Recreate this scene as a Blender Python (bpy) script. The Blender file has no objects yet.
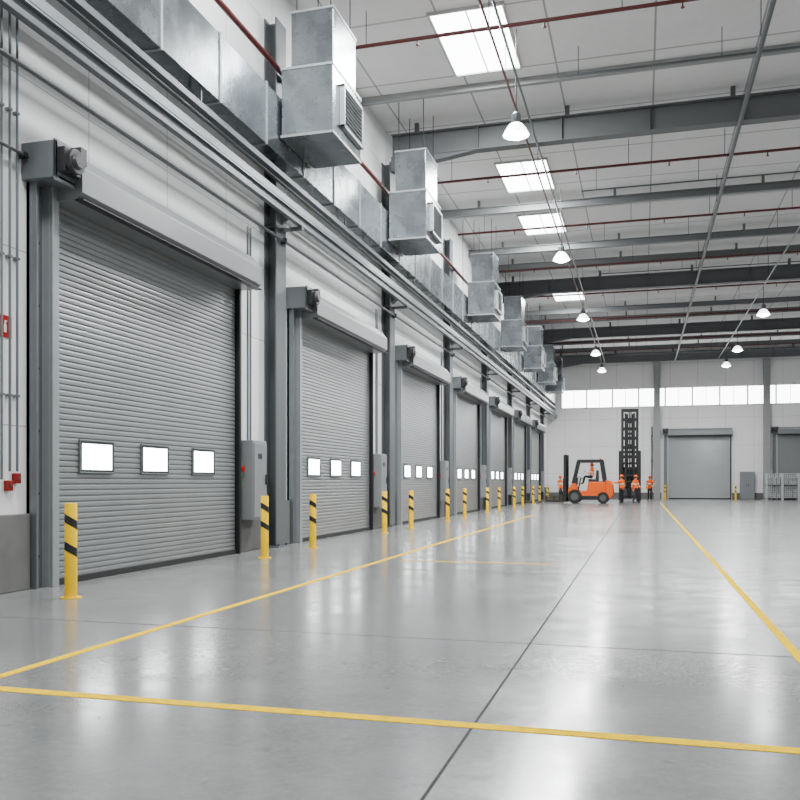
import bpy, bmesh, math, random
from mathutils import Vector, Matrix
random.seed(4)
PI = math.pi
S = bpy.context.scene
C = S.collection
ORD = ['first','second','third','fourth','fifth','sixth','seventh','eighth','ninth','tenth','eleventh','twelfth']

# ------------------------------------------------------------------ materials
def nodes(name):
    m = bpy.data.materials.new(name); m.use_nodes = True
    nt = m.node_tree; b = nt.nodes['Principled BSDF']
    return m, nt, b
def math_(nt, op, a, b=None):
    n = nt.nodes.new('ShaderNodeMath'); n.operation = op
    for i, v in enumerate((a, b)):
        if v is None: continue
        if isinstance(v, (int, float)): n.inputs[i].default_value = v
        else: nt.links.new(v, n.inputs[i])
    return n.outputs[0]
def mixc(nt, f, a, b, blend='MIX'):
    n = nt.nodes.new('ShaderNodeMix'); n.data_type = 'RGBA'; n.blend_type = blend
    for s, v in ((n.inputs[0], f), (n.inputs[6], a), (n.inputs[7], b)):
        if isinstance(v, (int, float)): s.default_value = v
        elif isinstance(v, tuple): s.default_value = (*v, 1) if len(v) == 3 else v
        else: nt.links.new(v, s)
    return n.outputs[2]
def coords(nt):
    t = nt.nodes.new('ShaderNodeTexCoord'); s = nt.nodes.new('ShaderNodeSeparateXYZ')
    nt.links.new(t.outputs['Object'], s.inputs[0])
    return t.outputs['Object'], s.outputs
def noise(nt, co, scale, detail=4, rough=.55):
    n = nt.nodes.new('ShaderNodeTexNoise'); n.inputs['Scale'].default_value = scale
    n.inputs['Detail'].default_value = detail; n.inputs['Roughness'].default_value = rough
    nt.links.new(co, n.inputs['Vector']); return n.outputs['Fac']
def rng(nt, v, a, b, c, d):
    n = nt.nodes.new('ShaderNodeMapRange')
    for i, x in enumerate((a, b, c, d)): n.inputs[i+1].default_value = x
    nt.links.new(v, n.inputs[0]); return n.outputs[0]
def seam(nt, v, period, width, off=0.0):
    f = math_(nt, 'FRACT', math_(nt, 'DIVIDE', math_(nt, 'SUBTRACT', v, off-period/2), period))
    d = math_(nt, 'ABSOLUTE', math_(nt, 'SUBTRACT', f, .5))
    return math_(nt, 'LESS_THAN', d, width/(2*period))
def mat(name, col, rough=.5, metal=0.0, var=.12, scale=6.0, spec=None):
    m, nt, b = nodes(name); co, _ = coords(nt)
    f = noise(nt, co, scale)
    lo = tuple(c*(1-var) for c in col); hi = tuple(min(1, c*(1+var)) for c in col)
    nt.links.new(mixc(nt, f, lo, hi), b.inputs['Base Color'])
    nt.links.new(rng(nt, f, 0, 1, max(.03, rough-.06), min(1, rough+.06)), b.inputs['Roughness'])
    b.inputs['Metallic'].default_value = metal
    if spec is not None: b.inputs['Specular IOR Level'].default_value = spec
    return m
def galv_mat(name, col):                     # sheet steel: faint spangle and soft streaks
    m, nt, b = nodes(name); co, _ = coords(nt)
    v = nt.nodes.new('ShaderNodeTexVoronoi'); v.inputs['Scale'].default_value = 24
    nt.links.new(co, v.inputs['Vector'])
    sv = nt.nodes.new('ShaderNodeSeparateColor'); nt.links.new(v.outputs['Color'], sv.inputs[0])
    n1 = noise(nt, co, 1.3, 6, .62)
    c = mixc(nt, rng(nt, n1, .3, .7, 0, 1), tuple(k*.72 for k in col), tuple(k*1.25 for k in col))
    c = mixc(nt, math_(nt, 'MULTIPLY', sv.outputs[0], .26), c, tuple(k*1.5 for k in col))
    nt.links.new(c, b.inputs['Base Color']); b.inputs['Metallic'].default_value = .85
    nt.links.new(rng(nt, n1, .3, .7, .2, .34), b.inputs['Roughness'])
    return m
def emit(name, col, strength):
    m, nt, b = nodes(name); co, _ = coords(nt)
    f = noise(nt, co, 1.5)
    b.inputs['Base Color'].default_value = (*col, 1)
    nt.links.new(mixc(nt, f, tuple(c*.93 for c in col), col), b.inputs['Emission Color'])
    b.inputs['Emission Strength'].default_value = strength
    return m

M = {}
M['curtain'] = mat('shutter_steel', (.26,.27,.275), .36, .5, .1, 1.1)
M['galv'] = galv_mat('galvanised_steel', (.165,.183,.194))
M['galv_plain'] = mat('galvanised_rail', (.16,.175,.184), .4, .55, .1, 5)
M['galv_pale'] = mat('galvanised_pale', (.34,.36,.37), .4, .5, .1, 5)
M['tray'] = mat('tray_steel', (.08,.089,.095), .42, .45, .1, 5)
M['hood'] = mat('hood_steel', (.215,.225,.23), .36, .5, .06, 2)
M['column'] = mat('column_paint', (.08,.087,.092), .5, 0, .08, 3)
M['column_pale'] = mat('back_column_paint', (.26,.27,.27), .5, 0, .08, 3)
M['beam'] = mat('beam_paint', (.10,.105,.109), .55, 0, .08, 3)
M['beam2'] = mat('secondary_beam_paint', (.14,.147,.151), .5, 0, .08, 3)
M['purlin'] = mat('purlin_paint', (.25,.255,.255), .5, 0, .05, 3)
M['black'] = mat('black_plastic', (.012,.012,.013), .45, 0, .15, 10)
M['rubber'] = mat('rubber', (.013,.013,.013), .8, 0, .2, 14)
M['yellow'] = mat('yellow_paint', (.80,.50,0.0), .5, 0, .04, 8, .12)
M['red'] = mat('red_paint', (.40,.008,.006), .4, 0, .06, 8, .3)
M['red_dark'] = mat('dark_red_paint', (.24,.008,.006), .5, 0, .06, 8, .3)
M['pipe_red'] = mat('sprinkler_red', (.085,.009,.009), .45, 0, .1, 5)
M['white_paint'] = mat('white_paint', (.8,.8,.8), .5, 0, .03, 5)
M['frame_pale'] = mat('pale_frame', (.45,.46,.46), .45, .2, .03, 5)
M['grey_box'] = mat('cabinet_grey', (.18,.19,.197), .45, 0, .06, 4)
M['orange'] = mat('orange_paint', (.78,.10,0.0), .4, 0, .06, 5, .3)
M['darkmetal'] = mat('dark_steel', (.016,.016,.018), .45, .3, .1, 8)
M['charcoal'] = mat('charcoal_paint', (.03,.031,.034), .45, 0, .1, 8)
M['hub'] = mat('wheel_hub', (.09,.09,.09), .5, .3, .1, 8)
M['concrete'] = mat('plinth_concrete', (.115,.115,.112), .8, 0, .3, 4)
M['hivis'] = mat('hi_vis_orange', (.95,.13,0.0), .8, 0, .06, 20, .2)
M['stripe'] = mat('reflective_stripe', (.7,.7,.6), .4, 0, .05, 20)
M['navy'] = mat('work_trousers', (.012,.014,.02), .85, 0, .15, 20)
M['skin'] = mat('skin', (.50,.28,.19), .55, 0, .06, 20)
M['hair'] = mat('hair_brown', (.04,.025,.018), .7, 0, .2, 30)
M['boot'] = mat('boot_leather', (.05,.035,.025), .6, 0, .15, 20)
M['wood'] = mat('pallet_wood', (.07,.055,.04), .8, 0, .25, 8)
M['wrap'] = mat('pale_wrapped_goods', (.38,.38,.37), .6, 0, .35, 6)
M['wire'] = mat('crate_wire', (.55,.57,.58), .35, .4, .1, 6)
M['green'] = mat('green_button', (.03,.3,.08), .4, 0, .05, 8)
M['sky'] = emit('skylight_daylight', (.97,1,1), 14)
M['daylight'] = emit('window_daylight', (.98,1,1), 11)
M['pane'] = emit('door_window_daylight', (.95,.99,1), 17)
M['lamp'] = emit('lamp_glow', (1,.99,.96), 60)
M['bell'] = emit('lamp_reflector_translucent', (.95,.97,.97), 6)

def floor_mat():
    m, nt, b = nodes('polished_concrete'); co, s = coords(nt)
    big = noise(nt, co, .35, 6, .6); mid = noise(nt, co, 1.5, 9, .72); fine = noise(nt, co, 20, 6, .7)
    c = mixc(nt, rng(nt, big, .3, .7, 0, 1), (.145,.148,.149), (.21,.21,.209))
    c = mixc(nt, rng(nt, mid, .42, .66, 0, .6), c, (.10,.101,.102))
    c = mixc(nt, rng(nt, fine, .45, .72, 0, .35), c, (.25,.25,.245))
    sp = noise(nt, co, 3.6, 6, .7); spot = rng(nt, sp, .62, .72, 0, .55)
    c = mixc(nt, spot, c, (.055,.055,.055))
    j = math_(nt, 'MAXIMUM', seam(nt, s[0], 9, .018, -.9), math_(nt, 'MULTIPLY', seam(nt, s[1], 5.6, .035, 7.2), .85))
    c = mixc(nt, math_(nt, 'MULTIPLY', j, .85), c, (.03,.03,.03))
    nt.links.new(c, b.inputs['Base Color'])
    r = math_(nt, 'ADD', rng(nt, mid, .38, .64, .11, .20), rng(nt, big, .3, .7, 0, .05))
    r = math_(nt, 'ADD', r, rng(nt, fine, .4, .7, 0, .05))
    r = math_(nt, 'ADD', r, math_(nt, 'MULTIPLY', spot, .1))
    r = math_(nt, 'ADD', r, math_(nt, 'MULTIPLY', j, .6))
    nt.links.new(r, b.inputs['Roughness'])
    nt.links.new(math_(nt, 'MULTIPLY', math_(nt, 'SUBTRACT', 1.0, math_(nt, 'MULTIPLY', j, .9)), .8), b.inputs['Specular IOR Level'])
    bp = nt.nodes.new('ShaderNodeBump'); bp.inputs['Strength'].default_value = .04; bp.inputs['Distance'].default_value = .004
    nt.links.new(mid, bp.inputs['Height']); nt.links.new(bp.outputs[0], b.inputs['Normal'])
    return m
def wall_mat(name, ax, col):
    m, nt, b = nodes(name); co, s = coords(nt)
    n1 = noise(nt, co, .5); n2 = noise(nt, co, 6)
    c = mixc(nt, n1, tuple(k*.92 for k in col), col)
    c = mixc(nt, rng(nt, n2, .4, .8, 0, .12), c, tuple(k*.75 for k in col))
    j = math_(nt, 'MAXIMUM', seam(nt, s[ax], 2.075, .022, .1), seam(nt, s[2], 2.2, .018, 6.45))
    c = mixc(nt, math_(nt, 'MULTIPLY', j, .55), c, (.14,.14,.14))
    nt.links.new(c, b.inputs['Base Color']); b.inputs['Roughness'].default_value = .6
    return m
def ceil_mat():
    m, nt, b = nodes('roof_liner_panels'); co, s = coords(nt)
    n1 = noise(nt, co, .4); n2 = noise(nt, co, 3)
    c = mixc(nt, n1, (.62,.62,.61), (.76,.76,.75))
    c = mixc(nt, rng(nt, n2, .45, .8, 0, .15), c, (.4,.4,.4))
    j = math_(nt, 'MAXIMUM', seam(nt, s[0], 2.4, .05, .3), math_(nt, 'MULTIPLY', seam(nt, s[1], 3.0, .07, 1.1), .85))
    c = mixc(nt, math_(nt, 'MULTIPLY', j, .7), c, (.12,.12,.12))
    nt.links.new(c, b.inputs['Base Color']); b.inputs['Roughness'].default_value = .7
    return m
def line_mat(name, wear):
    m, nt, b = nodes(name); co, s = coords(nt)
    n1 = noise(nt, co, 9, 6, .7); n2 = noise(nt, co, 1.2)
    c = mixc(nt, n2, (.70,.44,0), (.80,.52,0))
    c = mixc(nt, rng(nt, n1, .50, .78, 0, wear), c, (.22,.17,.04))
    nt.links.new(c, b.inputs['Base Color']); b.inputs['Roughness'].default_value = .6
    b.inputs['Specular IOR Level'].default_value = .0
    return m
M['floor'] = floor_mat(); M['wall'] = wall_mat('wall_panels', 1, (.82,.825,.82)); M['wallb'] = wall_mat('back_wall_panels', 0, (.82,.82,.81))
M['ceiling'] = ceil_mat(); M['line'] = line_mat('line_paint', .6); M['line_worn'] = line_mat('line_paint_worn', .95)

# ------------------------------------------------------------------ mesh helpers
def box(bm, x0, x1, y0, y1, z0, z1):
    x0, x1 = sorted((x0, x1)); y0, y1 = sorted((y0, y1)); z0, z1 = sorted((z0, z1))
    v = [bm.verts.new(p) for p in ((x0,y0,z0),(x1,y0,z0),(x1,y1,z0),(x0,y1,z0),(x0,y0,z1),(x1,y0,z1),(x1,y1,z1),(x0,y1,z1))]
    for f in ((0,3,2,1),(4,5,6,7),(0,1,5,4),(1,2,6,5),(2,3,7,6),(3,0,4,7)): bm.faces.new([v[i] for i in f])
    return bm
def cyl(bm, p0, p1, r0, r1=None, seg=12):
    p0, p1 = Vector(p0), Vector(p1); r1 = r0 if r1 is None else r1
    d = (p1-p0).normalized(); u = d.orthogonal().normalized(); w = d.cross(u)
    A = [bm.verts.new(p0+(u*math.cos(2*PI*i/seg)+w*math.sin(2*PI*i/seg))*r0) for i in range(seg)]
    B = [bm.verts.new(p1+(u*math.cos(2*PI*i/seg)+w*math.sin(2*PI*i/seg))*r1) for i in range(seg)]
    for i in range(seg): bm.faces.new((A[i], A[(i+1)%seg], B[(i+1)%seg], B[i]))
    bm.faces.new(A[::-1]); bm.faces.new(B)
    return bm
def lathe(bm, prof, c=(0,0,0), seg=20):
    rings = []
    for r, z in prof:
        if r < 1e-6: rings.append([bm.verts.new((c[0], c[1], c[2]+z))])
        else: rings.append([bm.verts.new((c[0]+r*math.cos(2*PI*i/seg), c[1]+r*math.sin(2*PI*i/seg), c[2]+z)) for i in range(seg)])
    for a, b in zip(rings, rings[1:]):
        for i in range(seg):
            k = (i+1) % seg
            if len(a) == 1 and len(b) == 1: continue
            if len(a) == 1: bm.faces.new((a[0], b[k], b[i]))
            elif len(b) == 1: bm.faces.new((a[i], a[k], b[0]))
            else: bm.faces.new((a[i], a[k], b[k], b[i]))
    return bm
def prism(bm, pts, axis, a0, a1):           # pts in the other two axes, in xyz order
    def P(p, a):
        q = list(p); q.insert(axis, a); return q
    A = [bm.verts.new(P(p, a0)) for p in pts]; B = [bm.verts.new(P(p, a1)) for p in pts]
    n = len(pts)
    for i in range(n): bm.faces.new((A[i], A[(i+1)%n], B[(i+1)%n], B[i]))
    bm.faces.new(A[::-1]); bm.faces.new(B)
    return bm
def bar(bm, p0, p1, w, h):                  # rectangular bar between two points
    p0, p1 = Vector(p0), Vector(p1); d = (p1-p0).normalized()
    u = d.cross(Vector((0,1,0)));  u = d.cross(Vector((1,0,0))) if u.length < .1 else u
    u.normalize(); v = d.cross(u)
    A = [bm.verts.new(p0+u*a*w/2+v*b*h/2) for a, b in ((-1,-1),(1,-1),(1,1),(-1,1))]
    B = [bm.verts.new(p1+u*a*w/2+v*b*h/2) for a, b in ((-1,-1),(1,-1),(1,1),(-1,1))]
    for i in range(4): bm.faces.new((A[i], A[(i+1)%4], B[(i+1)%4], B[i]))
    bm.faces.new(A[::-1]); bm.faces.new(B)
    return bm
def BM(): return bmesh.new()
def obj(name, bm, m, parent=None, bevel=0, smooth=False):
    bmesh.ops.recalc_face_normals(bm, faces=bm.faces[:])
    me = bpy.data.meshes.new(name); bm.to_mesh(me); bm.free()
    for k in (m if isinstance(m, (list, tuple)) else [m]): me.materials.append(k)
    if smooth:
        for p in me.polygons: p.use_smooth = True
        me.set_sharp_from_angle(angle=math.radians(40))
    o = bpy.data.objects.new(name, me); C.objects.link(o)
    if parent: o.parent = parent
    if bevel:
        b = o.modifiers.new('bevel', 'BEVEL'); b.width = bevel; b.segments = 2; b.limit_method = 'ANGLE'
    return o
def tag(o, label, cat, group=None):
    o['label'] = label; o['category'] = cat
    if group: o['group'] = group
    return o
def thing(name, label, cat, loc=(0,0,0), rz=0, group=None):
    o = bpy.data.objects.new(name, None); C.objects.link(o); o.location = loc; o.rotation_euler = (0,0,rz)
    o.empty_display_size = .2
    return tag(o, label, cat, group)
def struct(o): o['kind'] = 'structure'; return o
def dup(root, loc, label=None, rz=None):
    r = root.copy(); C.objects.link(r); r.location = loc
    if rz is not None: r.rotation_euler = (0,0,rz)
    if label: r['label'] = label
    for ch in list(root.children):
        c = ch.copy(); C.objects.link(c); c.parent = r
        for g in list(ch.children):
            d = g.copy(); C.objects.link(d); d.parent = c
    return r
def sub(o, parent, loc):                     # a copy of a part, with its sub-parts, on the same thing
    c = o.copy(); C.objects.link(c); c.parent = parent; c.location = loc
    for g in list(o.children):
        d = g.copy(); C.objects.link(d); d.parent = c
    return c
def reps(name, bm, m, parent, locs, bevel=0, smooth=False):   # the same part at several places, each a mesh of its own
    o = obj(name, bm, m, parent, bevel, smooth); o.location = locs[0]
    return [o]+[sub(o, parent, l) for l in locs[1:]]

# ------------------------------------------------------------------ setting
WX, BY, H = -7.5, 72.0, 12.0
PITCH, D0, DW, DH = 8.3, 9.55, 5.2, 5.2
DOORY = [D0+PITCH*i for i in range(7)]
XR = 16.0
struct(obj('floor', box(BM(), WX-.2, XR, -6, BY+.2, -.2, 0), M['floor']))
struct(obj('ceiling', box(BM(), WX-.2, XR, -6, BY+.2, H, H+.2), M['ceiling']))
struct(obj('wall_left', box(BM(), WX-.2, WX, -6, BY+.2, 0, H), M['wall']))
struct(obj('wall_back', box(BM(), WX, XR, BY, BY+.2, 0, H), M['wallb']))
bm = BM(); box(bm, WX, WX+.08, -6, D0-.38, 0, .95)
for y in DOORY:
    box(bm, WX, WX+.08, y+5.28, y+6.71, 0, .95)
    e = y+7.92 if y < DOORY[-1] else BY
    box(bm, WX, WX+.08, y+7.29, e, 0, .95)
struct(obj('baseboard_left', bm, M['concrete'], bevel=.01))
bm = BM()
for a, b in ((WX+.1, 1.5), (6.8, 9.5)): box(bm, a, b, BY-.06, BY, 0, .5)
struct(obj('baseboard_back', bm, M['concrete'], bevel=.01))

# skylights, some of them unseen and added for their light, and back windows
nwin = 0
def window(frame_boxes, pane_box, m):
    global nwin; nwin += 1
    bm = BM()
    for b in frame_boxes: box(bm, *b)
    w = struct(obj('window_%d' % nwin, bm, M['frame_pale']))
    obj('pane', box(BM(), *pane_box), m, w)
    return w
for (x0, x1, y0, y1) in ((-4.65,-3.0,19,22),(-4.7,-3.05,28.5,31.4),(-4.75,-3.1,34.3,37),(-4.85,-3.2,48.0,51),(-4.65,-3.0,11,14),(-4.65,-3,3,6),  # last two are out of view, added to brighten the near bay
                         (9.5,11.5,4,8),(9.5,11.5,14,18),(9.5,11.5,24,28)):  # right-hand row is out of view, added only as a light source
    t = .06
    window([(x0-t,x1+t,y0-t,y0,H-.07,H),(x0-t,x1+t,y1,y1+t,H-.07,H),(x0-t,x0,y0,y1,H-.07,H),(x1,x1+t,y0,y1,H-.07,H),
            ((x0+x1)/2-.015,(x0+x1)/2+.015,y0,y1,H-.06,H-.03)], (x0,x1,y0,y1,H-.03,H), M['sky'])
for i in range(11):
    x0 = -6.35+2.05*i; x1 = x0+1.93; z0, z1 = 7.45, 8.85; t = .05
    window([(x0-t,x1+t,BY-.06,BY,z0-t,z0),(x0-t,x1+t,BY-.06,BY,z1,z1+t),(x0-t,x0,BY-.06,BY,z0,z1),(x1,x1+t,BY-.06,BY,z0,z1),
            ((x0+x1)/2-.02,(x0+x1)/2+.02,BY-.05,BY-.02,z0,z1)], (x0,x1,BY-.02,BY,z0,z1), M['daylight'])

# ------------------------------------------------------------------ roller doors (local: x along the door, -y out of the wall)
def make_door(name, W, Hh, panes, label):
    root = thing(name, label, 'roller door'); struct(root)
    p = .078; n = int((Hh-.1)/p)
    prof = []
    for i in range(n+1):
        z = .07+i*p
        prof += [(-.101, z), (-.101, z+.009), (-.117, z+.011), (-.119, z+.02), (-.117, z+.055), (-.112, z+.073)]
    bm = BM(); A = [bm.verts.new((-.02, y, z)) for y, z in prof]; B = [bm.verts.new((W, y, z)) for y, z in prof]
    for i in range(len(prof)-1): bm.faces.new((A[i], B[i], B[i+1], A[i+1]))
    obj('curtain', bm, M['curtain'], root)
    obj('bottom_bar', box(BM(), 0, W, -.15, -.09, 0, .085), M['rubber'], root, .006)
    bm = BM(); box(bm, -.36, -.13, -.06, 0, 0, Hh+.05); box(bm, -.36, -.32, -.16, 0, 0, Hh+.05)
    g = obj('frame_post', bm, M['galv_plain'], root, .008)
    reps('bolt', cyl(BM(), (0,-.06,0), (0,-.085,0), .022, seg=6), M['darkmetal'], g, [(-.23,0,.4+i*.8) for i in range(6)])
    for s in (0, 1):
        bm = BM(); a, b = (-.13, 0) if s == 0 else (W, W+.08)
        box(bm, a, b, -.22, -.17, 0, Hh+.05); box(bm, a, b, -.07, 0, 0, Hh+.05)
        e = (a, a+.05) if s == 0 else (b-.05, b)
        box(bm, e[0], e[1], -.17, -.07, 0, Hh+.05)
        obj('guide_rail', bm, M['galv_pale'] if s == 0 else M['darkmetal'], root, .008)
    zt = Hh
    hp = [(0,zt-.22),(-.5,zt-.22),(-.6,zt-.14),(-.6,zt+.18),(-.44,zt+.38),(0,zt+.38)]
    hd = obj('hood', prism(BM(), hp, 0, -.05, W+.14), M['hood'], root, .004)
    obj('hood_lip', box(BM(), -.05, W+.14, -.615, -.49, zt-.235, zt-.22), M['darkmetal'], hd)
    bm = BM(); box(bm, -.45, -.40, -.5, 0, zt-.06, zt+.4); box(bm, -.40,-.05,-.5,0,zt-.06,zt-.02); box(bm, -.45,-.05,-.5,-.47,zt-.1,zt+.42)
    obj('motor_bracket', bm, M['galv_plain'], root, .006)
    bm = BM(); cyl(bm, (-.25,-.5,zt+.17), (-.25,-.68,zt+.17), .155, seg=20); box(bm, -.40, -.08, -.60, -.5, zt+.02, zt+.33)
    mo = obj('motor', bm, M['black'], root, .01)
    obj('gear_cover', cyl(BM(), (-.25,-.68,zt+.17), (-.25,-.72,zt+.17), .1, .08, 16), M['charcoal'], mo)
    obj('junction_box', box(BM(), -.16, -.03, -.66, -.5, zt+.18, zt+.40), M['charcoal'], mo, .01)
    if panes:
        bm = BM(); t = .022; w, h = .75, .42
        for b in ((-t,w+t,-t,0),(-t,w+t,h,h+t),(-t,0,0,h),(w,w+t,0,h)): box(bm, b[0], b[1], -.145, -.10, b[2], b[3])
        first = obj('door_window', bm, M['galv_plain'], root, .005); first.location = (.55, 0, 1.49)
        obj('pane', box(BM(), 0, w, -.137, -.126, 0, h), M['pane'], first)
        bm = BM(); q = .032
        for b in ((0,w,0,q),(0,w,h-q,h),(0,q,q,h-q),(w-q,w,q,h-q)): box(bm, b[0], b[1], -.142, -.138, b[2], b[3])
        obj('gasket', bm, M['black'], first)
        for x in (2.05, 3.6): sub(first, root, (x, 0, 1.49))
    return root
d1 = make_door('door_1', DW, DH, True, 'grey roller shutter door nearest the camera on the left wall, three small panes')
d1.location = (WX, DOORY[0], 0); d1.rotation_euler = (0,0,PI/2)
for i in range(1, 7):
    d = dup(d1, (WX, DOORY[i], 0), 'grey roller shutter door with three panes, %s from the camera on the left wall' % ORD[i]); d.name = 'door_%d' % (i+1)
b1 = make_door('door_8', 4.6, 5.2, False, 'plain grey roller shutter in the back wall, left one of the two, between yellow posts')
b1.location = (2.05, BY, 0)
b2 = dup(b1, (10.1, BY, 0), 'plain grey roller shutter in the back wall behind the stacked wire crates'); b2.name = 'door_9'

# ------------------------------------------------------------------ steel columns along the wall
def make_column(h, m):
    c = thing('steel_column', '', 'column', group='grey steel columns along the left wall')
    bm = BM(); box(bm, -.25,.25,-.28,-.245,.03,h); box(bm, -.25,.25,-.03,0,.03,h); box(bm, -.02,.02,-.245,-.03,.03,h)
    obj('shaft', bm, m, c, .006)
    obj('base_plate', box(BM(), -.28,.28,-.33,0,0,.03), m, c, .004)
    reps('anchor_bolt', cyl(BM(), (0,-.305,.03), (0,-.305,.07), .018, seg=6), M['darkmetal'], c, [(-.2,0,0),(.2,0,0)])
    reps('stiffener', box(BM(), -.23,.23,-.245,-.03,0,.02), m, c, [(0,0,6.6),(0,0,8.4)])
    return c
COLY = [y+7.0 for y in DOORY]
col = make_column(10.9, M['column']); col.location = (WX, COLY[0], 0); col.rotation_euler = (0,0,PI/2)
col['label'] = 'grey steel column between the first and second roller doors from the camera'
for i in range(1, 7):
    lab = 'grey steel column between the %s and %s roller doors from the camera' % (ORD[i], ORD[i+1]) if i < 6 else 'grey steel column beyond the last roller door near the back corner'
    dup(col, (WX, COLY[i], 0), lab)
bc = make_column(10.9, M['column_pale']); bc['group'] = 'pale steel columns on the back wall'
bc['label'] = 'pale steel column on the back wall left of the plain shutter'; bc.location = (1.15, BY-.07, 0)
dup(bc, (9.3, BY-.07, 0), 'pale steel column on the back wall behind the wire crates')

# ------------------------------------------------------------------ electrical cabinets and control stations
cab = thing('electrical_cabinet', '', 'cabinet', group='grey electrical cabinets beside the roller doors')
obj('body', box(BM(), 0,.62,-.36,-.085,.62,2.15), M['grey_box'], cab, .012)
obj('wall_bracket', box(BM(), .1,.52,-.085,-.022,1.2,1.9), M['darkmetal'], cab)
dr = obj('cabinet_door', box(BM(), .03,.59,-.38,-.36,.67,2.1), M['grey_box'], cab, .008)
obj('handle', box(BM(), .52,.55,-.41,-.38,1.3,1.5), M['black'], dr, .006)
reps('conduit', cyl(BM(), (0,-.18,2.15), (0,-.18,6.28), .022), M['galv_plain'], cab, [(.15,0,0),(.27,0,0)], smooth=True)
obj('label_plate', box(BM(), .2,.36,-.386,-.38,1.8,1.9), M['black'], dr)
cab.location = (WX, DOORY[0]+5.47, 0); cab.rotation_euler = (0,0,PI/2)
cab['label'] = 'grey wall cabinet just right of the nearest roller door'
ctl = thing('door_control_station', '', 'control box', group='door control boxes beside the roller doors')
obj('body', box(BM(), 0,.14,-.16,0,1.25,1.72), M['grey_box'], ctl, .01)
obj('emergency_button', cyl(BM(), (.07,-.16,1.60), (.07,-.22,1.60), .055, seg=16), M['red'], ctl)
reps('push_button', cyl(BM(), (.07,-.16,0), (.07,-.175,0), .028), M['green'], ctl, [(0,0,1.34),(0,0,1.45)])
obj('conduit', cyl(BM(), (.07,-.05,1.72), (.07,-.05,3.2), .018), M['galv_plain'], ctl, smooth=True)
ctl.location = (WX, DOORY[0]+5.3, 0); ctl.rotation_euler = (0,0,PI/2)
ctl['label'] = 'small control box with red button beside the nearest roller door'
for i in range(1, 7):
    dup(cab, (WX, DOORY[i]+5.47, 0), 'grey wall cabinet right of the %s roller door from the camera' % ORD[i])
    dup(ctl, (WX, DOORY[i]+5.3, 0), 'small control box with red button beside the %s roller door from the camera' % ORD[i])

# ------------------------------------------------------------------ bollards
bol = thing('bollard', '', 'bollard', group='yellow bollards along the roller doors')
obj('post', lathe(BM(), [(0,.012),(.07,.012),(.07,1.095),(.062,1.105),(0,1.105)], seg=24), M['yellow'], bol, smooth=True)
def band():                                 # slanted wrap
    bm = BM(); n = 28; r = .0722
    for i in range(n):
        q = []
        for a, dz in ((2*PI*i/n,0),(2*PI*(i+1)/n,0),(2*PI*(i+1)/n,.10),(2*PI*i/n,.10)):
            q.append(bm.verts.new((r*math.cos(a), r*math.sin(a), dz-.045*math.sin(a+.9))))
        bm.faces.new(q)
    bmesh.ops.remove_doubles(bm, verts=bm.verts[:], dist=1e-4)
    return bm
reps('band', band(), M['black'], bol, [(0,0,.52),(0,0,.84)], smooth=True)
obj('base_plate', lathe(BM(), [(0,0),(.12,0),(.12,.012),(0,.012)], seg=24), M['yellow'], bol)
BP = [(-6.4,8.6),(-6.45,14.05),(-6.5,16.5),(-6.5,21.6),(-6.5,24.3),(-6.5,29.2),(-6.5,32.2),(-6.5,37.2),(-6.5,40.4),(-6.5,45.4),(-6.5,48.7),(-6.5,53.6),(-6.5,57),(-6.5,62)]
for i, (x, y) in enumerate(BP):
    k = i//2; side = 'left' if i % 2 == 0 else 'right'
    lab = 'yellow bollard at the %s edge of the %s' % (side, 'nearest roller door' if k == 0 else ORD[k]+' roller door from the camera')
    if i == 0: bol.location = (x,y,0); bol['label'] = lab
    else: dup(bol, (x,y,0), lab)
for x, lab in ((1.75,'yellow bollard at the left edge of the plain back wall shutter'),(6.95,'yellow bollard at the right edge of the plain back wall shutter')):
    b = dup(bol, (x, BY-1.2, 0), lab); b['group'] = 'yellow bollards at the back wall'

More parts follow.
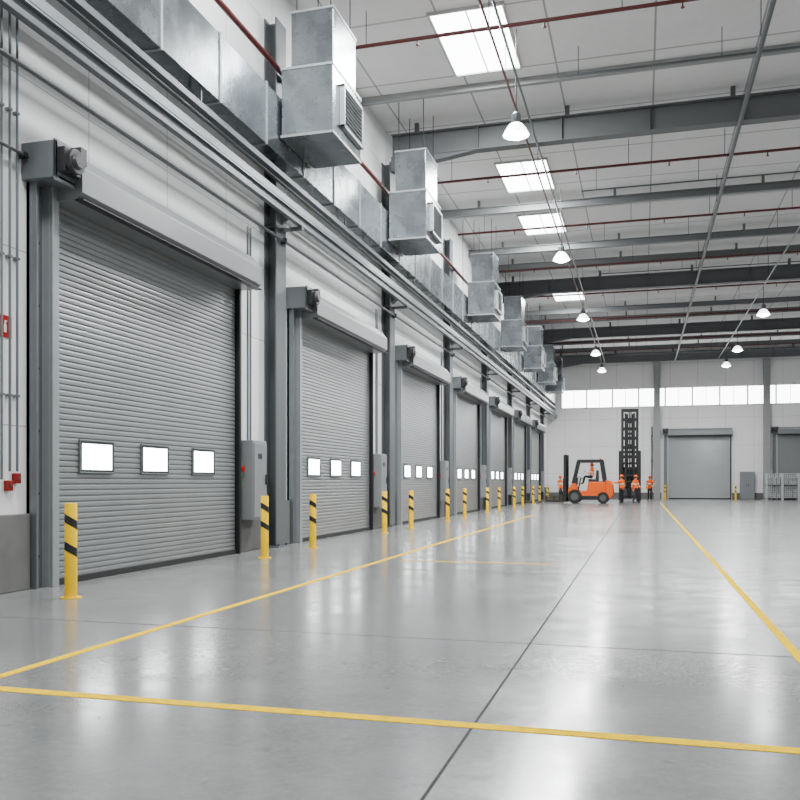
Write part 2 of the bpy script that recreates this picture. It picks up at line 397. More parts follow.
# ------------------------------------------------------------------ duct and air units
UY = [15.5, 22.9, 34.1, 42.5, 51.0, 58.3, 64.4]; UL = 1.7
DZ0, DZ1, DX0, DX1 = 7.72, 8.86, -7.17, -6.80
def make_unit():
    u = thing('air_handling_unit', '', 'air unit', group='galvanised air units hung along the duct')
    x0, x1 = -.46, .6; zb = 8.05
    lb = obj('lower_box', box(BM(), x0, x1, 0, UL, zb, 9.4), M['galv'], u, .012)
    obj('duct_collar', box(BM(), -.475, x0, .12, UL-.12, zb+.08, 8.8), M['galv_plain'], lb)
    def ring(X0, X1, Y0, Y1):
        bm = BM(); t = .014
        box(bm, X0-t,X1+t,Y0-t,Y0,0,.045); box(bm, X0-t,X1+t,Y1,Y1+t,0,.045); box(bm, X1,X1+t,Y0,Y1,0,.045); box(bm, X0-t,X0,Y0,Y1,0,.045)
        bmesh.ops.remove_doubles(bm, verts=bm.verts[:], dist=1e-4); return bm
    reps('flange', ring(x0, x1, 0, UL), M['galv_pale'], lb, [(0,0,zb),(0,0,9.36)])
    X0, X1, Y0, Y1 = x0+.12, x1-.06, .2, UL-.15
    ub = obj('upper_box', box(BM(), X0, X1, Y0, Y1, 9.41, 10.6), M['galv'], u, .012)
    obj('flange', ring(X0, X1, Y0, Y1), M['galv_pale'], ub).location = (0,0,10.555)
    bm = BM(); a, b, c, d = .4, 1.6, 8.3, 9.15
    for q in ((a,b,c,c+.06),(a,b,d-.06,d),(a,a+.06,c,d),(b-.06,b,c,d)): box(bm, x1, x1+.1, *q)
    lv = obj('louvre_frame', bm, M['galv_pale'], u, .006)
    bm = BM()
    for i in range(9):
        z = c+.1+i*.08
        prism(bm, [(x1+.02, z+.05), (x1+.03, z+.06), (x1+.09, z+.01), (x1+.08, z)], 1, a+.06, b-.06)
    obj('slats', bm, M['frame_pale'], lv)
    reps('hanger_rod', cyl(BM(), (0,0,10.6), (0,0,12), .012, seg=6), M['darkmetal'], u, [(x,y,0) for x in (x0+.2, x1-.15) for y in (.3, UL-.25)])
    return u
unit = make_unit()
for i, y in enumerate(UY):
    lab = ('large galvanised air unit with side louvre nearest the camera, above the first bollards' if i == 0 else
           'galvanised two-box air unit, %s from the camera along the duct' % ORD[i])
    if i == 0: unit.location = (-6.3, y, 0); unit['label'] = lab
    else: dup(unit, (-6.3, y, 0), lab)
t = thing('air_duct', 'long square galvanised duct running high along the whole left wall behind the air units', 'duct', (0, 2, 0))
SL = (BY-.05-2)/38
reps('duct_section', box(BM(), DX0, DX1, .006, SL-.006, DZ0, DZ1), M['galv'], t, [(0,i*SL,0) for i in range(38)], .01)
bm = BM(); q = .022
box(bm, DX0-q,DX1+q,-.025,.025,DZ0-q,DZ0); box(bm, DX0-q,DX1+q,-.025,.025,DZ1,DZ1+q); box(bm, DX1,DX1+q,-.025,.025,DZ0,DZ1); box(bm, DX0-q,DX0,-.025,.025,DZ0,DZ1)
bmesh.ops.remove_doubles(bm, verts=bm.verts[:], dist=1e-4)
reps('flange', bm, M['galv_pale'], t, [(0,i*SL,0) for i in range(1, 38)])
reps('hanger_rod', cyl(BM(), (-6.98,0,DZ1), (-6.98,0,12), .012, seg=6), M['darkmetal'], t, [(0,(i+.5)*SL,0) for i in range(1, 38, 4)])

# cable tray, rails and pipes along the wall
t = thing('cable_tray', 'long steel cable tray with rungs running along the left wall below the duct', 'cable tray')
for x in (-7.16, -6.9): 
    bm = BM(); box(bm, x-.012, x+.012, 2, BY-.05, 6.98, 7.12); box(bm, x-.03 if x > -7 else x, x if x > -7 else x+.03, 2, BY-.05, 6.98, 7.0)
    obj('side_rail', bm, M['galv_plain'] if x > -7 else M['tray'], t)
bm = BM()
for k in range(230): box(bm, -7.16, -6.9, 2.1+k*.3, 2.14+k*.3, 7.0, 7.02)
o = obj('rungs', bm, M['tray'], t)
reps('bracket', prism(BM(), [(-7.22,6.97),(-6.86,6.97),(-6.86,6.93),(-7.22,6.7)], 1, -.03, .03), M['column'], t, [(0,y,0) for y in COLY])
t = thing('steel_channel', 'dark steel channel rail fixed under the cable tray along the left wall', 'rail')
obj('rail', box(BM(), -6.84,-6.74,2,BY-.05,6.62,6.70), M['tray'], t, .006)
bm = BM(); box(bm, -6.80,-6.78,2,BY-.05,6.70,6.80); box(bm, -6.86,-6.72,2,BY-.05,6.80,6.83); obj('upper_flange', bm, M['galv_plain'], t)
reps('arm', box(BM(), -7.22,-6.74,-.04,.04,6.55,6.62), M['column'], t, [(0,y,0) for y in COLY])
def railrun(name, label, cat, x, z, shape, m, ztop):
    t = thing(name, label, cat)
    bm = BM()
    if shape == 'box': box(bm, x-.06,x+.06,2,BY-.05,z-.05,z+.05)
    else: cyl(bm, (x,2,z), (x,BY-.05,z), shape, seg=10)
    obj('rail' if shape == 'box' else 'pipe', bm, m, t, smooth=(shape != 'box'))
    hs = [UY[0]-8, UY[0]-3, 19.5, 21.5, 26, 30, 33, 37, 40, 46, 49, 55, 62, 68]
    reps('hanger_strap', box(BM(), x-.015,x+.015,-.015,.015,z,ztop), M['tray'], t, [(0,y,0) for y in hs])
railrun('steel_rail', 'dark square rail hung directly under the galvanised duct', 'rail', -6.86, 7.40, 'box', M['tray'], DZ0-.022)
railrun('power_conduit', 'thin dark conduit hung under the duct beside the square rail', 'conduit', -7.06, 7.43, .035, M['tray'], DZ0-.022)
t = thing('lower_conduit', 'thin dark conduit clipped to the columns just below the channel rail', 'conduit')
obj('pipe', cyl(BM(), (-7.16,2,6.35), (-7.16,BY-.05,6.35), .03, seg=10), M['tray'], t, smooth=True)
reps('clip', box(BM(), -7.22,-7.1,-.03,.03,6.29,6.41), M['darkmetal'], t, [(0,y,0) for y in COLY])
t = thing('fire_main_pipe', 'dark red pipe running high along the left wall behind the air units', 'pipe')
obj('pipe', cyl(BM(), (-7.12,2,9.75), (-7.12,BY-.05,9.75), .055), M['pipe_red'], t, smooth=True)
reps('clip', box(BM(), -7.22,-7.06,-.03,.03,9.66,9.70), M['darkmetal'], t, [(0,y,0) for y in COLY])

# near wall: conduits, call points, sign
for y, lab in ((8.70,'thin grey vertical conduit at the left edge, leftmost of three'),(8.84,'thin grey vertical conduit at the left edge, middle of three'),(8.97,'thin grey vertical conduit closest to the nearest roller door frame')):
    t = thing('wall_conduit', lab, 'conduit', (WX, y, 0), 0, 'vertical conduits by the nearest roller door')
    obj('pipe', cyl(BM(), (.05,0,1.48 if y > 8.75 else 1.38), (.05,0,11.9), .016), M['galv_plain'], t, smooth=True)
    reps('clip', box(BM(), 0,.07,-.028,.028,0,.03), M['galv_plain'], t, [(0,0,z) for z in (2.4, 4.1, 5.9, 7.6)])
t = thing('motor_conduit', 'short grey conduit running sideways to the motor of the nearest roller door', 'conduit')
obj('pipe', cyl(BM(), (WX+.1,7.6,5.42), (WX+.1,9.1,5.42), .022), M['tray'], t, smooth=True)
reps('clip', box(BM(), WX,WX+.13,-.03,.03,5.39,5.45), M['darkmetal'], t, [(0,8.2,0),(0,9.04,0)])
for y, z, lab in ((8.79,1.24,'red fire call box under the conduits, left of the pair'),(8.93,1.33,'red fire call box under the conduits, right of the pair by the door frame')):
    t = thing('fire_call_box', lab, 'fire alarm', (WX, y, z), PI/2, 'red fire call boxes')
    obj('case', box(BM(), 0,.095,-.07,0,0,.13), M['red_dark'], t, .01)
    obj('front_plate', box(BM(), .02,.075,-.076,-.07,.04,.095), M['charcoal'], t)
    obj('button', cyl(BM(), (.0475,-.076,.0675), (.0475,-.088,.0675), .014), M['red'], t)
t = thing('fire_sign', 'red fire equipment sign with white symbol on the wall at the left edge', 'sign', (WX, 8.57, 3.12), PI/2)
obj('plate', box(BM(), 0,.35,-.012,0,0,.27), M['red'], t, .003)
bm = BM(); prism(bm, [(.215,.06),(.255,.06),(.255,.15),(.245,.165),(.245,.185),(.265,.195),(.265,.205),(.225,.205),(.225,.165),(.215,.15)], 1, -.015, -.012)
obj('symbol', bm, M['white_paint'], t)
obj('arrow', prism(BM(), [(.06,.05),(.10,.05),(.10,.13),(.13,.13),(.08,.2),(.03,.13),(.06,.13)], 1, -.015, -.012), M['white_paint'], t)

# ------------------------------------------------------------------ roof steel
def ibeam(bm, y, z0, z1, w, x0=WX, x1=XR, t=.03):
    box(bm, x0,x1,y-w/2,y+w/2,z0,z0+t); box(bm, x0,x1,y-w/2,y+w/2,z1-t,z1); box(bm, x0,x1,y-.012,y+.012,z0+t,z1-t)
for i, (y, lab) in enumerate(((24.75,'dark grey main roof beam nearest the camera, above the biggest lamp'),(44.5,'dark grey main roof beam, second from the camera'),(59.0,'dark grey main roof beam, third from the camera'),(71.6,'dark grey main roof beam against the back wall'))):
    t = thing('roof_beam', lab, 'beam', (0,y,0), 0, 'dark main roof beams')
    bm = BM(); ibeam(bm, 0, 11.0, 11.7, .34, -7.2); obj('beam', bm, M['beam'], t, .005)
    obj('haunch', prism(BM(), [(-7.2,11.0),(-4.6,11.0),(-7.2,10.62)], 1, -.14, .14), M['beam'], t)
    reps('stiffener', box(BM(), 0,.02,-.15,.15,11.03,11.67), M['beam'], t, [(-4.6+k*2.4,0,0) for k in range(9)])
    reps('hanger_plate', box(BM(), 0,.12,-.06,.06,11.7,12), M['beam'], t, [(-6.5+k*4.4,0,0) for k in range(6)])
sec = None
for i, y in enumerate((32.2, 38.0, 41.0, 52.4, 55.5, 64.5, 68.0)):
    lab = 'slim grey secondary roof beam, %s from the camera' % ORD[i]
    if sec is None:
        sec = thing('secondary_beam', lab, 'beam', (0,y,0), 0, 'slim secondary roof beams')
        bm = BM(); ibeam(bm, 0, 11.46, 11.74, .18); obj('beam', bm, M['beam2'], sec, .004)
        reps('hanger_plate', box(BM(), 0,.1,-.05,.05,11.74,12), M['beam2'], sec, [(-6+k*5,0,0) for k in range(5)])
    else: dup(sec, (0,y,0), lab)
pur = None
for i, y in enumerate((16.2, 22.7, 26.8, 33.3, 39.4, 42.8, 46.6, 57.2, 61.0, 66.2)):
    lab = 'thin grey roof purlin, %s from the camera' % ORD[i]
    if pur is None:
        bm = BM(); box(bm, WX,XR,-.04,.04,11.84,12); box(bm, WX,XR,-.04,.1,11.82,11.84)
        pur = tag(obj('roof_purlin', bm, M['purlin']), lab, 'purlin', 'pale purlins under the roof'); pur.location = (0,y,0)
    else: dup(pur, (0,y,0), lab)
spr = None
for i, y in enumerate((18.5, 27.6, 33.6, 40.0, 46.0, 53.3, 61.8, 66.4)):
    lab = 'red sprinkler pipe crossing under the roof, %s from the camera' % ORD[i]
    if spr is None:
        spr = thing('sprinkler_pipe', lab, 'sprinkler pipe', (0,y,0), 0, 'red sprinkler pipes crossing the roof')
        obj('pipe', cyl(BM(), (-7.06,0,11.2), (XR,0,11.2), .042, seg=10), M['pipe_red'], spr, smooth=True)
        reps('hanger_rod', cyl(BM(), (0,0,11.2), (0,0,12), .01, seg=6), M['darkmetal'], spr, [(-6+k*2.8,0,0) for k in range(8)])
        bm = BM(); cyl(bm, (0,0,11.18), (0,0,11.06), .018, seg=8); cyl(bm, (0,0,11.065), (0,0,11.05), .04, seg=10)
        reps('sprinkler_head', bm, M['pipe_red'], spr, [(-4.8+k*2.8,0,0) for k in range(7)])
    else: dup(spr, (0,y,0), lab)
cdt = None
for i, y in enumerate((21.4, 30.0, 36.4, 42.2, 50.2, 57.9, 60.3, 69.4)):
    lab = 'thin grey conduit crossing under the roof, %s from the camera' % ORD[i]
    if cdt is None:
        cdt = thing('roof_conduit', lab, 'conduit', (0,y,0), 0, 'thin grey conduits crossing the roof')
        obj('pipe', cyl(BM(), (-2.0,0,11.3), (XR,0,11.3), .026, seg=8), M['tray'], cdt, smooth=True)
        reps('hanger_rod', cyl(BM(), (0,0,11.3), (0,0,12), .009, seg=6), M['darkmetal'], cdt, [(-1.5+k*3.3,0,0) for k in range(6)])
    else: dup(cdt, (0,y,0), lab)
LY = [20.2, 32.0, 44.05, 56.3, 65.0]
def longpipe(name, label, x, z, r, m, cat, drop=None):
    t = thing(name, label, cat)
    obj('pipe', cyl(BM(), (x,8,z), (x,71.2,z), r, seg=10), m, t, smooth=True)
    reps('hanger_rod', cyl(BM(), (x,0,z), (x,0,12), .01, seg=6), M['darkmetal'], t, [(0,y,0) for y in (9, 14, 20.2, 31.7, 43.5, 56.6, 66)])
longpipe('lighting_conduit', 'pale conduit running lengthwise above the left row of lamps', -2.85, 10.92, .03, M['galv_plain'], 'conduit')
longpipe('sprinkler_main', 'thin red pipe running lengthwise beside the left lamp conduit', -3.1, 10.9, .028, M['pipe_red'], 'sprinkler pipe')
longpipe('roof_service_pipe', 'thick grey pipe running lengthwise under the roof on the right', 2.5, 10.86, .058, M['column'], 'pipe')
longpipe('lighting_conduit', 'pale conduit running lengthwise above the right row of lamps', 5.7, 10.92, .03, M['galv_plain'], 'conduit')

# lamps
lam = thing('pendant_lamp', '', 'lamp', group='bell shaped high bay lamps')
obj('stem', cyl(BM(), (0,0,.5), (0,0,1.385), .014, seg=8), M['darkmetal'], lam)
obj('housing', lathe(BM(), [(0,.54),(.05,.54),(.11,.48),(.12,.30),(.1,.27),(0,.27)], seg=18), M['tray'], lam, smooth=True)
obj('reflector', lathe(BM(), [(.1,.28),(.16,.24),(.25,.12),(.31,0),(.30,0),(.24,.11),(.15,.23),(.09,.27)], seg=24), M['bell'], lam, smooth=True)
obj('diffuser', lathe(BM(), [(0,-.09),(.12,-.075),(.22,-.035),(.29,.02),(.2,.12),(0,.14)], seg=24), M['lamp'], lam, smooth=True)
first = True
LAMPS = []
for i, y in enumerate(LY):
    lab = 'glowing bell lamp nearest the camera, hanging below the first big roof beam' if i == 0 else 'glowing bell lamp, %s from the camera in the left row' % ORD[i]
    LAMPS.append((-2.85, y))
    if first: lam.location = (-2.85,y,9.5); lam['label'] = lab; first = False
    else: dup(lam, (-2.85,y,9.5), lab)
for i, (y, lab) in enumerate(((45.2,'glowing bell lamp nearest the camera in the right row'),(57.0,'glowing bell lamp, middle of the right row'),(64.4,'glowing bell lamp farthest back in the right row'))):
    dup(lam, (5.7,y,9.5), lab); LAMPS.append((5.7, y))

# ------------------------------------------------------------------ floor lines
def line(x0,x1,y0,y1,lab,m='line'):
    o = tag(obj('floor_line', box(BM(), x0,x1,y0,y1,0,.003), M[m]), lab, 'floor marking', 'yellow lines painted on the floor')
line(-4.335,-4.245,4.64,36,'long yellow floor line running beside the row of bollards and doors')
line(-4.245,1.125,4.64,4.745,'yellow floor line crossing the foreground from side to side')
line(1.125,1.205,4.64,60,'long yellow floor line on the right running to the back wall')
line(-4.0,-1.4,14.2,14.28,'short faint yellow floor line in the middle of the bay','line_worn')

# ------------------------------------------------------------------ forklifts (forward = +x)
def forklift(label, loc, rz, mast_h, sc, fork_z, bodym):
    t = thing('forklift', label, 'forklift', loc, rz); t.scale = (sc,)*3
    pf = [(-1.0,.22),(-1.0,1.16),(-.08,1.16),(-.02,.70),(.48,.66),(.55,1.08),(.74,1.10),(.97,.78),(1.0,.28),(.4,.22)]
    ch = obj('chassis', prism(BM(), pf, 1, -.47, .47), M[bodym], t, .03)
    obj('lower_skirt', box(BM(), -.55,.35,-.485,.485,.2,.42), M['darkmetal'], ch, .02)
    cp = [(-1.0,.25),(-1.30,.3),(-1.40,.5),(-1.40,.95),(-1.28,1.2),(-1.0,1.28)]
    cw = obj('counterweight', prism(BM(), cp, 1, -.54, .54), M['orange'], t, .05)
    obj('grille', box(BM(), -1.415,-1.39,-.25,.25,.55,.8), M['black'], cw)
    obj('hood_cover', box(BM(), -.98,-.1,-.4,.4,1.16,1.2), M['black'], t, .015)
    obj('seat', prism(BM(), [(-.62,1.17),(-.62,1.78),(-.50,1.80),(-.46,1.3),(-.08,1.32),(-.08,1.17)], 1, -.26, .26), M['black'], t, .03)
    obj('cab_rear_panel', prism(BM(), [(-1.0,1.2),(-.93,1.2),(-.79,2.1),(-.86,2.1)], 1, -.40, .40), M['charcoal'], t, .01)
    obj('dashboard', prism(BM(), [(.50,1.0),(.72,1.08),(.64,1.46),(.48,1.40)], 1, -.38, .38), M['black'], t, .02)
    obj('steering_column', cyl(BM(), (.5,0,.6), (.33,0,1.35), .04), M['black'], t)
    bm = BM(); R_, r_ = .17, .018
    V = [[bm.verts.new(((R_+r_*math.cos(b))*math.cos(a), (R_+r_*math.cos(b))*math.sin(a), r_*math.sin(b))) for b in [2*PI*j/6 for j in range(6)]] for a in [2*PI*i/20 for i in range(20)]]
    for i in range(20):
        for j in range(6): bm.faces.new((V[i][j], V[(i+1)%20][j], V[(i+1)%20][(j+1)%6], V[i][(j+1)%6]))
    bmesh.ops.transform(bm, verts=bm.verts[:], matrix=Matrix.Translation((.32,0,1.38)) @ Matrix.Rotation(-.45, 4, 'Y'))
    obj('steering_wheel', bm, M['black'], t, smooth=True)
    bm = BM(); zt = 2.28
    for s in (-1, 1):
        bar(bm, (.72, s*.42, 1.05), (.44, s*.42, zt), .15, .08); bar(bm, (-.95, s*.42, 1.14), (-.78, s*.42, zt), .21, .08)
        bar(bm, (.48, s*.42, zt), (-.86, s*.42, zt), .16, .09)
    for i in range(8): 
        x = .42-i*.17; bar(bm, (x,-.42,zt), (x,.42,zt), .06, .06)
    obj('overhead_guard', bm, M['darkmetal'], t)
    for x, r, w in ((.62,.38,.24),(-.86,.31,.2)):
        for s in (-1, 1):
            y = s*.43
            bm = BM(); P = [(r*.55,-w/2),(r*.92,-w/2),(r,-w/2+.04),(r,w/2-.04),(r*.92,w/2),(r*.55,w/2)]
            lathe(bm, P+[P[0]], seg=24)
            bmesh.ops.transform(bm, verts=bm.verts[:], matrix=Matrix.Translation((x,y+s*.06,r)) @ Matrix.Rotation(PI/2,4,'X'))
            wh = obj('wheel', bm, M['rubber'], t, smooth=True)
            bm = BM(); cyl(bm, (x,y+s*.06-w*.4,r), (x,y+s*.06+w*.4,r), r*.56, seg=20); cyl(bm, (x,y+s*.06,r), (x,y+s*.06+s*w*.52,r), r*.2, seg=10)
            obj('hub', bm, M['hub'], wh)
    tall = mast_h > 3.5; oh = mast_h if not tall else mast_h*.55
    bm = BM(); ra = .36 if not tall else .5; rb = .41 if not tall else .62
    for s in (-1, 1):
        box(bm, 1.0,1.22,s*(ra-.03),s*(rb+.02),.08,oh); box(bm, 1.0,1.07,s*(ra-.12),s*(rb+.02),.08,oh)
    for z in (.25, oh*.5, oh-.15): box(bm, 1.03,1.08,-rb,rb,z,z+.15)
    obj('mast_outer', bm, M['darkmetal'], t, .005)
    bm = BM(); z0 = .12 if not tall else mast_h*.40
    for s in (-1, 1): box(bm, 1.08,1.19,s*(ra-.15),s*(ra-.0),z0,mast_h)
    nk = 6 if tall else 2
    for k in range(nk): 
        z = mast_h-.18-k*(mast_h-z0)/nk; box(bm, 1.09,1.14,-ra,ra,z,z+.2)
    obj('mast_inner', bm, M['darkmetal'], t, .005)
    if tall:
        bm = BM()
        for s in (-1, 1): box(bm, 1.14,1.22,s*.18,s*.30,mast_h*.3,mast_h-.25)
        for k in range(5): box(bm, 1.15,1.2,-.30,.30,mast_h*.35+k*.68,mast_h*.35+k*.68+.14)
        obj('mast_middle', bm, M['darkmetal'], t, .005)
        reps('hydraulic_hose', cyl(BM(), (1.10,0,1.2), (1.10,0,mast_h-.3), .04, seg=8), M['rubber'], t, [(0,-.14,0),(0,.14,0)], smooth=True)
    bm = BM(); cyl(bm, (1.12,0,.2), (1.12,0,mast_h-.1), .045, seg=10); cyl(bm, (1.12,0,.2), (1.12,0,oh*.6), .07, seg=10)
    obj('lift_cylinder', bm, M['darkmetal'], t)
    fz = fork_z
    reps('lift_chain', cyl(BM(), (1.19,0,fz+.4), (1.19,0,mast_h-.08), .018, seg=6), M['darkmetal'], t, [(0,-.1,0),(0,.1,0)])
    bm = BM(); box(bm, 1.2,1.27,-.5,.5,fz+.05,fz+.15); box(bm, 1.2,1.27,-.5,.5,fz+.42,fz+.52)
    for s in (-1,1): box(bm, 1.2,1.26,s*.3,s*.36,fz+.05,fz+.52)
    ca = obj('carriage', bm, M['darkmetal'], t)
    bm = BM()
    for y in (-.48,-.24,0,.24,.48): box(bm, 1.22,1.25,y-.018,y+.018,fz+.52,fz+1.2)
    box(bm, 1.22,1.25,-.5,.5,fz+1.2,fz+1.24); obj('load_backrest', bm, M['darkmetal'], ca)
    reps('fork', prism(BM(), [(1.27,fz+.55),(1.27,fz),(2.4,fz+.01),(2.4,fz+.025),(1.32,fz+.05),(1.31,fz+.55)], 1, -.06, .06), M['darkmetal'], t, [(0,-.25,0),(0,.25,0)])
    reps('headlight', cyl(BM(), (.66,0,1.55), (.74,0,1.55), .07, seg=14), M['white_paint'], t, [(0,-.36,0),(0,.36,0)])
    obj('beacon', lathe(BM(), [(0,zt+.03),(.05,zt+.03),(.05,zt+.12),(.03,zt+.15),(0,zt+.15)], (-.7,0,0), 12), M['orange'], t)
    obj('step', box(BM(), .0,.45,-.56,.56,.3,.36), M['black'], t)
    return t
SC1 = 1.17
F1 = Vector((-3.35, 55.6, 0))
forklift('orange forklift seen side-on facing left with a driver in the seat', F1, PI, 2.62, SC1, .10, 'orange')
F2 = Vector((-.80, 62.0, 0))
forklift('dark forklift with tall raised black mast behind two standing workers', F2, -PI/2, 5.5, 1.15, 1.1, 'charcoal')

# pallets on the floor ahead of the forks
def pallet(label, loc, rz=0):
    t = thing('pallet', label, 'pallet', loc, rz, 'dark pallets left of the forklift')
    bm = BM()
    for i in range(7): box(bm, -.6,.6,-.4+i*.117,-.4+i*.117+.09,.12,.144)
    obj('deck', bm, M['wood'], t)
    bm = BM()
    for y in (-.38,0,.38):
        box(bm, -.6,.6,y-.045,y+.045,.095,.12); box(bm, -.6,.6,y-.045,y+.045,0,.022)
        for x in (-.54,0,.54): box(bm, x-.06,x+.06,y-.045,y+.045,.022,.095)
    obj('bearers', bm, M['wood'], t)
    return t
p0 = pallet('single dark pallet on the floor just ahead of the forklift forks', (-6.85, 55.4, 0))
for i, w_ in enumerate(('bottom','middle','top')):
    dup(p0, (-5.75, 59.2, i*.145), 'dark pallet, %s one of the low stack behind the fork tips' % w_)

# ------------------------------------------------------------------ wire crates with goods, back cabinet, back pipes
def crate(label, loc):
    t = thing('wire_crate', label, 'crate', loc, 0, 'stacked wire mesh crates by the back wall')
    w, d, h = 1.04, .9, 1.0
    reps('corner_post', box(BM(), -.035,.035,-.035,.035,0,h), M['wire'], t, [(x,y,0) for x in (0,w) for y in (0,d)])
    bm = BM(); q = .012
    for i in range(1, 7):
        x = w*i/7
        for y in (0, d): box(bm, x-q,x+q,y-q,y+q,.14,h-.02)
        y = d*i/7
        for x in (0, w): box(bm, x-q,x+q,y-q,y+q,.14,h-.02)
    for k in range(6):
        z = .16+k*.16
        for y in (0, d): box(bm, 0,w,y-q,y+q,z,z+.026)
        for x in (0, w): box(bm, x-q,x+q,0,d,z,z+.026)
    obj('mesh_panel', bm, M['wire'], t)
    obj('floor_plate', box(BM(), -.02,w+.02,-.02,d+.02,.1,.14), M['darkmetal'], t)
    return t
for j, (cx, cn) in enumerate(((9.02,'left'),(10.14,'middle'),(11.26,'right'))):
    for i, ln in enumerate(('lower','upper')):
        crate('wire mesh crate, %s one of the %s stack before the back wall' % (ln, cn), (cx, 69.6, i*1.0))
        rr = 3 if (j+i) % 3 else 2
        for r in range(rr):
            z = .14+r*.2
            bm = BM()
            for q in range(3): 
                x0 = .07+q*.31; box(bm, x0, x0+.285, .08, .82, z+.003, z+.19)
            o = tag(obj('packed_sacks', bm, M['wrap'], bevel=.045, smooth=True), 'layer of three pale sacks, %s from the bottom in the %s %s crate' % (ORD[r], ln, cn), 'goods', 'pale sacks packed in the wire crates')
            o.location = (cx, 69.6, i*1.0)
t = thing('floor_cabinet', 'grey floor standing cabinet on the back wall right of the plain shutter', 'cabinet', (7.35, BY-.07, 0))
obj('body', box(BM(), 0,1.05,-.45,0,0,2.15), M['grey_box'], t, .015)
for x in (.03, .535):
    dr = obj('cabinet_door', box(BM(), x,x+.485,-.47,-.45,.08,2.1), M['grey_box'], t, .008)
    obj('handle', box(BM(), x+(.4 if x < .2 else .05),x+(.43 if x < .2 else .08),-.5,-.47,1.0,1.2), M['black'], dr)
for x, lab in ((.75,'thin vertical pipe on the back wall left of the pale column'),):
    t = thing('wall_pipe', lab, 'pipe', (x, BY-.12, 0), 0)
    obj('pipe', cyl(BM(), (0,0,.5), (0,0,5.8), .045), M['column'], t, smooth=True)
    reps('clip', box(BM(), -.07,.07,-.05,.12,0,.05), M['darkmetal'], t, [(0,0,z) for z in (1.2,3,5)])

# ------------------------------------------------------------------ people (forward = +x)
def joints(pose):
    J = {'pelvis':(0,0,.95),'waist':(.0,0,1.08),'chest':(.01,0,1.28),'upper':(0,0,1.43),'neck':(.01,0,1.525),'jaw':(.03,0,1.60),'head':(.02,0,1.675),'crown':(.01,0,1.74)}
    for s, k in (('l',1),('r',-1)):
        J.update({'sh'+s:(0,.19*k,1.42),'el'+s:(-.03,.245*k,1.14),'wr'+s:(.05,.255*k,.90),'pa'+s:(.07,.255*k,.83),
                  'hip'+s:(0,.095*k,.89),'kn'+s:(.03,.105*k,.50),'an'+s:(-.01,.11*k,.09),'to'+s:(.15,.13*k,.045)})
    if pose == 'walk':
        J.update({'knl':(.19,.1,.53),'anl':(.24,.1,.09),'tol':(.40,.11,.05),'knr':(.0,-.1,.50),'anr':(-.25,-.1,.14),'tor':(-.12,-.11,.045),
                  'ell':(-.14,.24,1.16),'wrl':(-.08,.25,.93),'pal':(-.06,.25,.86),'elr':(.08,-.24,1.15),'wrr':(.24,-.23,.99),'par':(.29,-.23,.95)})
    if pose == 'point':
        J.update({'ell':(.20,.27,1.30),'wrl':(.44,.26,1.36),'pal':(.51,.26,1.375)})
    if pose == 'hips':
        J.update({'ell':(-.10,.36,1.18),'wrl':(.05,.21,1.02),'pal':(.10,.17,.99)})
    if pose == 'sit':
        J = {k: (v[0], v[1], v[2]-.95) for k, v in J.items()}
        for s, k in (('l',1),('r',-1)):
            J.update({'hip'+s:(.05,.1*k,-.01),'kn'+s:(.46,.13*k,.02),'an'+s:(.56,.13*k,-.40),'to'+s:(.70,.14*k,-.44),
                      'el'+s:(.10,.25*k,.22),'wr'+s:(.36,.17*k,.29),'pa'+s:(.43,.15*k,.32)})
    return {k: Vector(v) for k, v in J.items()}
RAD = {'pelvis':.135,'waist':.12,'chest':.145,'upper':.11,'neck':.055,'jaw':.075,'head':.098,'crown':.07,'sh':.065,'el':.043,'wr':.03,'pa':.036,'hip':.095,'kn':.058,'an':.043,'to':.042}
BONES = [('pelvis','waist','jacket'),('waist','chest','jacket'),('chest','upper','jacket'),('upper','neck','skin'),('neck','jaw','skin'),('jaw','head','skin'),('head','crown','skin')]
for s in 'lr':
    BONES += [('upper','sh'+s,'jacket'),('sh'+s,'el'+s,'jacket'),('el'+s,'wr'+s,'jacket'),('wr'+s,'pa'+s,'skin'),('pelvis','hip'+s,'trousers'),('hip'+s,'kn'+s,'trousers'),('kn'+s,'an'+s,'trousers'),('an'+s,'to'+s,'boots')]
def rad(k): return RAD[k] if k in RAD else RAD[k[:-1]]
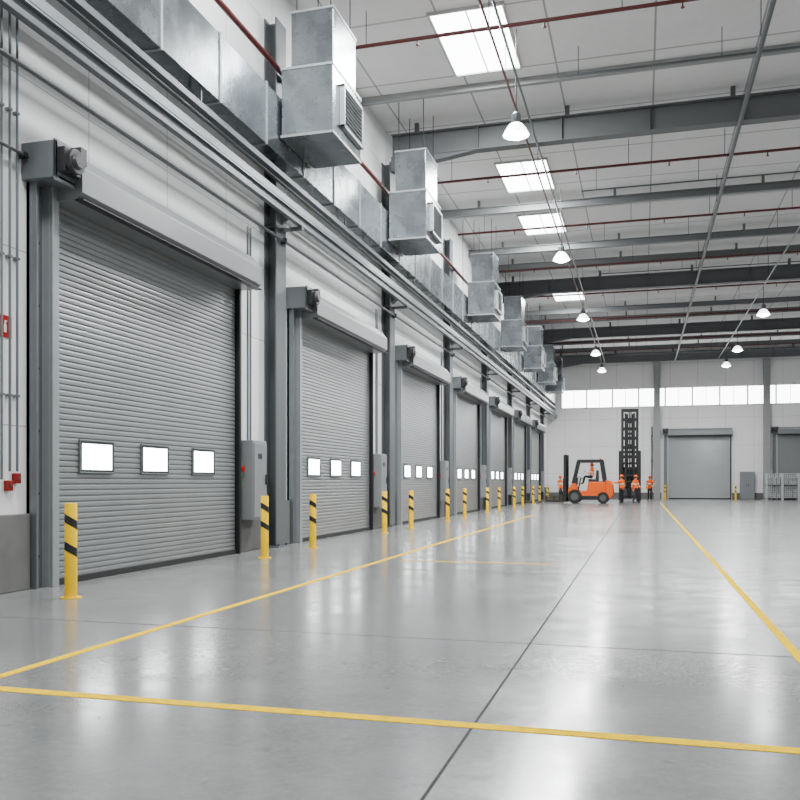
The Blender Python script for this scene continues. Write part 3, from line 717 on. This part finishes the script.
def person(label, loc, rz, pose, helmet='white_paint', trouser='navy'):
    J = joints(pose); keys = list(J); idx = {k: i for i, k in enumerate(keys)}
    me = bpy.data.meshes.new('tmp'); me.from_pydata([J[k] for k in keys], [(idx[a], idx[b]) for a, b, _ in BONES], [])
    tmp = bpy.data.objects.new('tmp', me); C.objects.link(tmp)
    tmp.modifiers.new('skin', 'SKIN'); ss = tmp.modifiers.new('sub', 'SUBSURF'); ss.levels = 1; ss.render_levels = 1
    sv = me.skin_vertices[0].data
    for k, i in idx.items():
        r = rad(k); sv[i].radius = (r, r*1.0); sv[i].use_root = (k == 'pelvis')
    dg = bpy.context.evaluated_depsgraph_get(); dg.update()
    ev = bpy.data.meshes.new_from_object(tmp.evaluated_get(dg))
    bpy.data.objects.remove(tmp)
    body = BM(); body.from_mesh(ev); bpy.data.meshes.remove(ev)
    bmesh.ops.recalc_face_normals(body, faces=body.faces[:]); body.normal_update()
    if pose != 'sit':
        dz = -min(v.co.z for v in body.verts)+.012
    else: dz = 0
    def region(p):
        best, reg, t_ = 9, None, 0
        for a, b, r in BONES:
            A, B = J[a], J[b]; ab = B-A; t = max(0, min(1, (p-A).dot(ab)/ab.length_squared)); q = (p-(A+ab*t)).length - (rad(a)*(1-t)+rad(b)*t)
            if q < best: best, reg = q, r
        return reg
    regs = {}
    for f in body.faces: regs.setdefault(region(f.calc_center_median()), []).append(f)
    def extract(r, off):
        nb = BM(); vm = {}
        for f in regs.get(r, []):
            vs = []
            for v in f.verts:
                if v not in vm: vm[v] = nb.verts.new(v.co+v.normal*off+Vector((0,0,dz)))
                vs.append(vm[v])
            nf = nb.faces.new(vs); z = f.calc_center_median().z - (J['pelvis'].z)
            if r == 'jacket' and (.10 < z < .17 or .27 < z < .33): nf.material_index = 1
        return nb
    cl = {r: extract(r, o) for r, o in (('jacket',.016),('trousers',.014),('boots',.012))}
    # face
    h = J['head']; fx = h.x+.09
    def add(bmf, mi):
        n0 = len(body.faces); bmf(); body.faces.ensure_lookup_table()
        for f in body.faces[n0:]: f.material_index = mi
    add(lambda: cyl(body, (fx-.03,0,h.z), (fx+.022,0,h.z-.035), .008, .017, 8), 0)
    for k in (1,-1):
        add(lambda: lathe(body, [(0,-.01),(.009,0),(0,.01)], (fx-.008,k*.035,h.z), 8), 1)
        add(lambda: lathe(body, [(0,-.03),(.014,-.01),(.016,.015),(0,.03)], (h.x,k*.097,h.z-.01), 8), 0)
    add(lambda: box(body, fx-.022,fx-.004,-.024,.024,h.z-.072,h.z-.062), 2)
    for s, k in (('l',1),('r',-1)):
        d = (J['pa'+s]-J['wr'+s]).normalized(); inn = Vector((0,-k,0)); inn = (inn-d*inn.dot(d)).normalized(); w = d.cross(inn).normalized()
        if w.x < 0 and abs(w.x) > .2: w = -w
        for i, L in enumerate((.07,.08,.074,.056)):
            b0 = J['pa'+s]+d*.02+w*(1.5-i)*.017; m0 = b0+d*L*.55+inn*.008; e0 = m0+d*L*.4+inn*.03
            add(lambda: cyl(body, b0, m0, .0095, .0088, 8), 0); add(lambda: cyl(body, m0, e0, .0088, .007, 8), 0)
        b0 = J['pa'+s]+w*.022; m0 = b0+(w*.6+d*.7)*.04; e0 = m0+(d*.9+inn*.3)*.03
        add(lambda: cyl(body, b0, m0, .011, .0095, 8), 0); add(lambda: cyl(body, m0, e0, .0095, .0075, 8), 0)
    bmesh.ops.translate(body, verts=body.verts[:], vec=(0,0,dz))
    t = thing('person', label, 'person', loc, rz, 'workers in orange high visibility jackets')
    o = obj('body', body, [M['skin'], M['black'], M['hair']], t, smooth=True)
    o = obj('jacket', cl['jacket'], [M['hivis'], M['stripe']], t, smooth=True)
    obj('trousers', cl['trousers'], M[trouser], t, smooth=True); obj('boots', cl['boots'], M['boot'], t, smooth=True)
    c = (h.x-.005, 0, h.z+.03+dz)
    bm = lathe(BM(), [(0,.125),(.05,.118),(.09,.09),(.115,.045),(.122,0),(.117,-.004),(.11,.04),(.0,.1)], c, 20)
    prism(bm, [(c[0]+.09,-.07),(c[0]+.165,-.045),(c[0]+.175,0),(c[0]+.165,.045),(c[0]+.09,.07)], 2, c[2]-.002, c[2]+.008)
    obj('safety_helmet', bm, M[helmet], t, smooth=True)
    obj('hair', lathe(BM(), [(.106,.02),(.108,-.03),(.095,-.075),(.06,-.09),(.05,-.08)], (c[0]-.022,0,c[2]), 14), M['hair'], t, smooth=True)
    return t
person('worker in orange jacket standing just right of the side-on forklift, arm out', (-1.25,56.9,0), 2.6, 'point', 'hivis')
person('worker in orange jacket walking, in front of the tall forklift mast', (-.40,56.9,0), .5, 'walk', 'hivis')
person('worker in orange jacket standing farther back, right of the tall forklift', (.55,65.5,0), -2.0, 'hips', 'hivis')
person('worker in orange jacket standing at the fork end of the side-on forklift', (-5.6,62.0,0), -.4, 'stand', 'hivis')
person('driver in orange jacket sitting in the side-on orange forklift', F1+Vector((.27*SC1, 0, 1.32*SC1+.14)), PI, 'sit', 'hivis')

# ------------------------------------------------------------------ light
w = bpy.data.worlds.new('world'); S.world = w; w.use_nodes = True
bg = w.node_tree.nodes['Background']; bg.inputs[0].default_value = (.95,.98,1,1); bg.inputs[1].default_value = .38
def area(x, y, z, sx, sy, power, name='skylight_light'):
    l = bpy.data.lights.new(name, 'AREA'); l.shape = 'RECTANGLE'; l.size = sx; l.size_y = sy; l.energy = power; l.color = (.98,1,1)
    o = bpy.data.objects.new(name, l); C.objects.link(o); o.location = (x,y,z)
for (x, y) in ((-3.8,4.5),(-3.8,12.5),(-3.8,20.5),(-3.9,30.1),(-3.9,35.9),(-4,49.6),(10.5,6),(10.5,16),(10.5,26)):  # near and right-hand ones are added fill under the unseen skylights
    area(x, y, H-.09, 1.6, 2.6, 1200)
for x, y in LAMPS: area(x, y, 9.40, .5, .5, 560, 'lamp_light')

cam = bpy.data.cameras.new('camera'); co = bpy.data.objects.new('camera', cam); C.objects.link(co)
co.location = (0,0,1.35); co.rotation_euler = (PI/2, 0, math.atan(242/860))
cam.sensor_width = 36; cam.lens = 860/800*36; cam.shift_y = 82/800; cam.clip_end = 300
S.camera = co
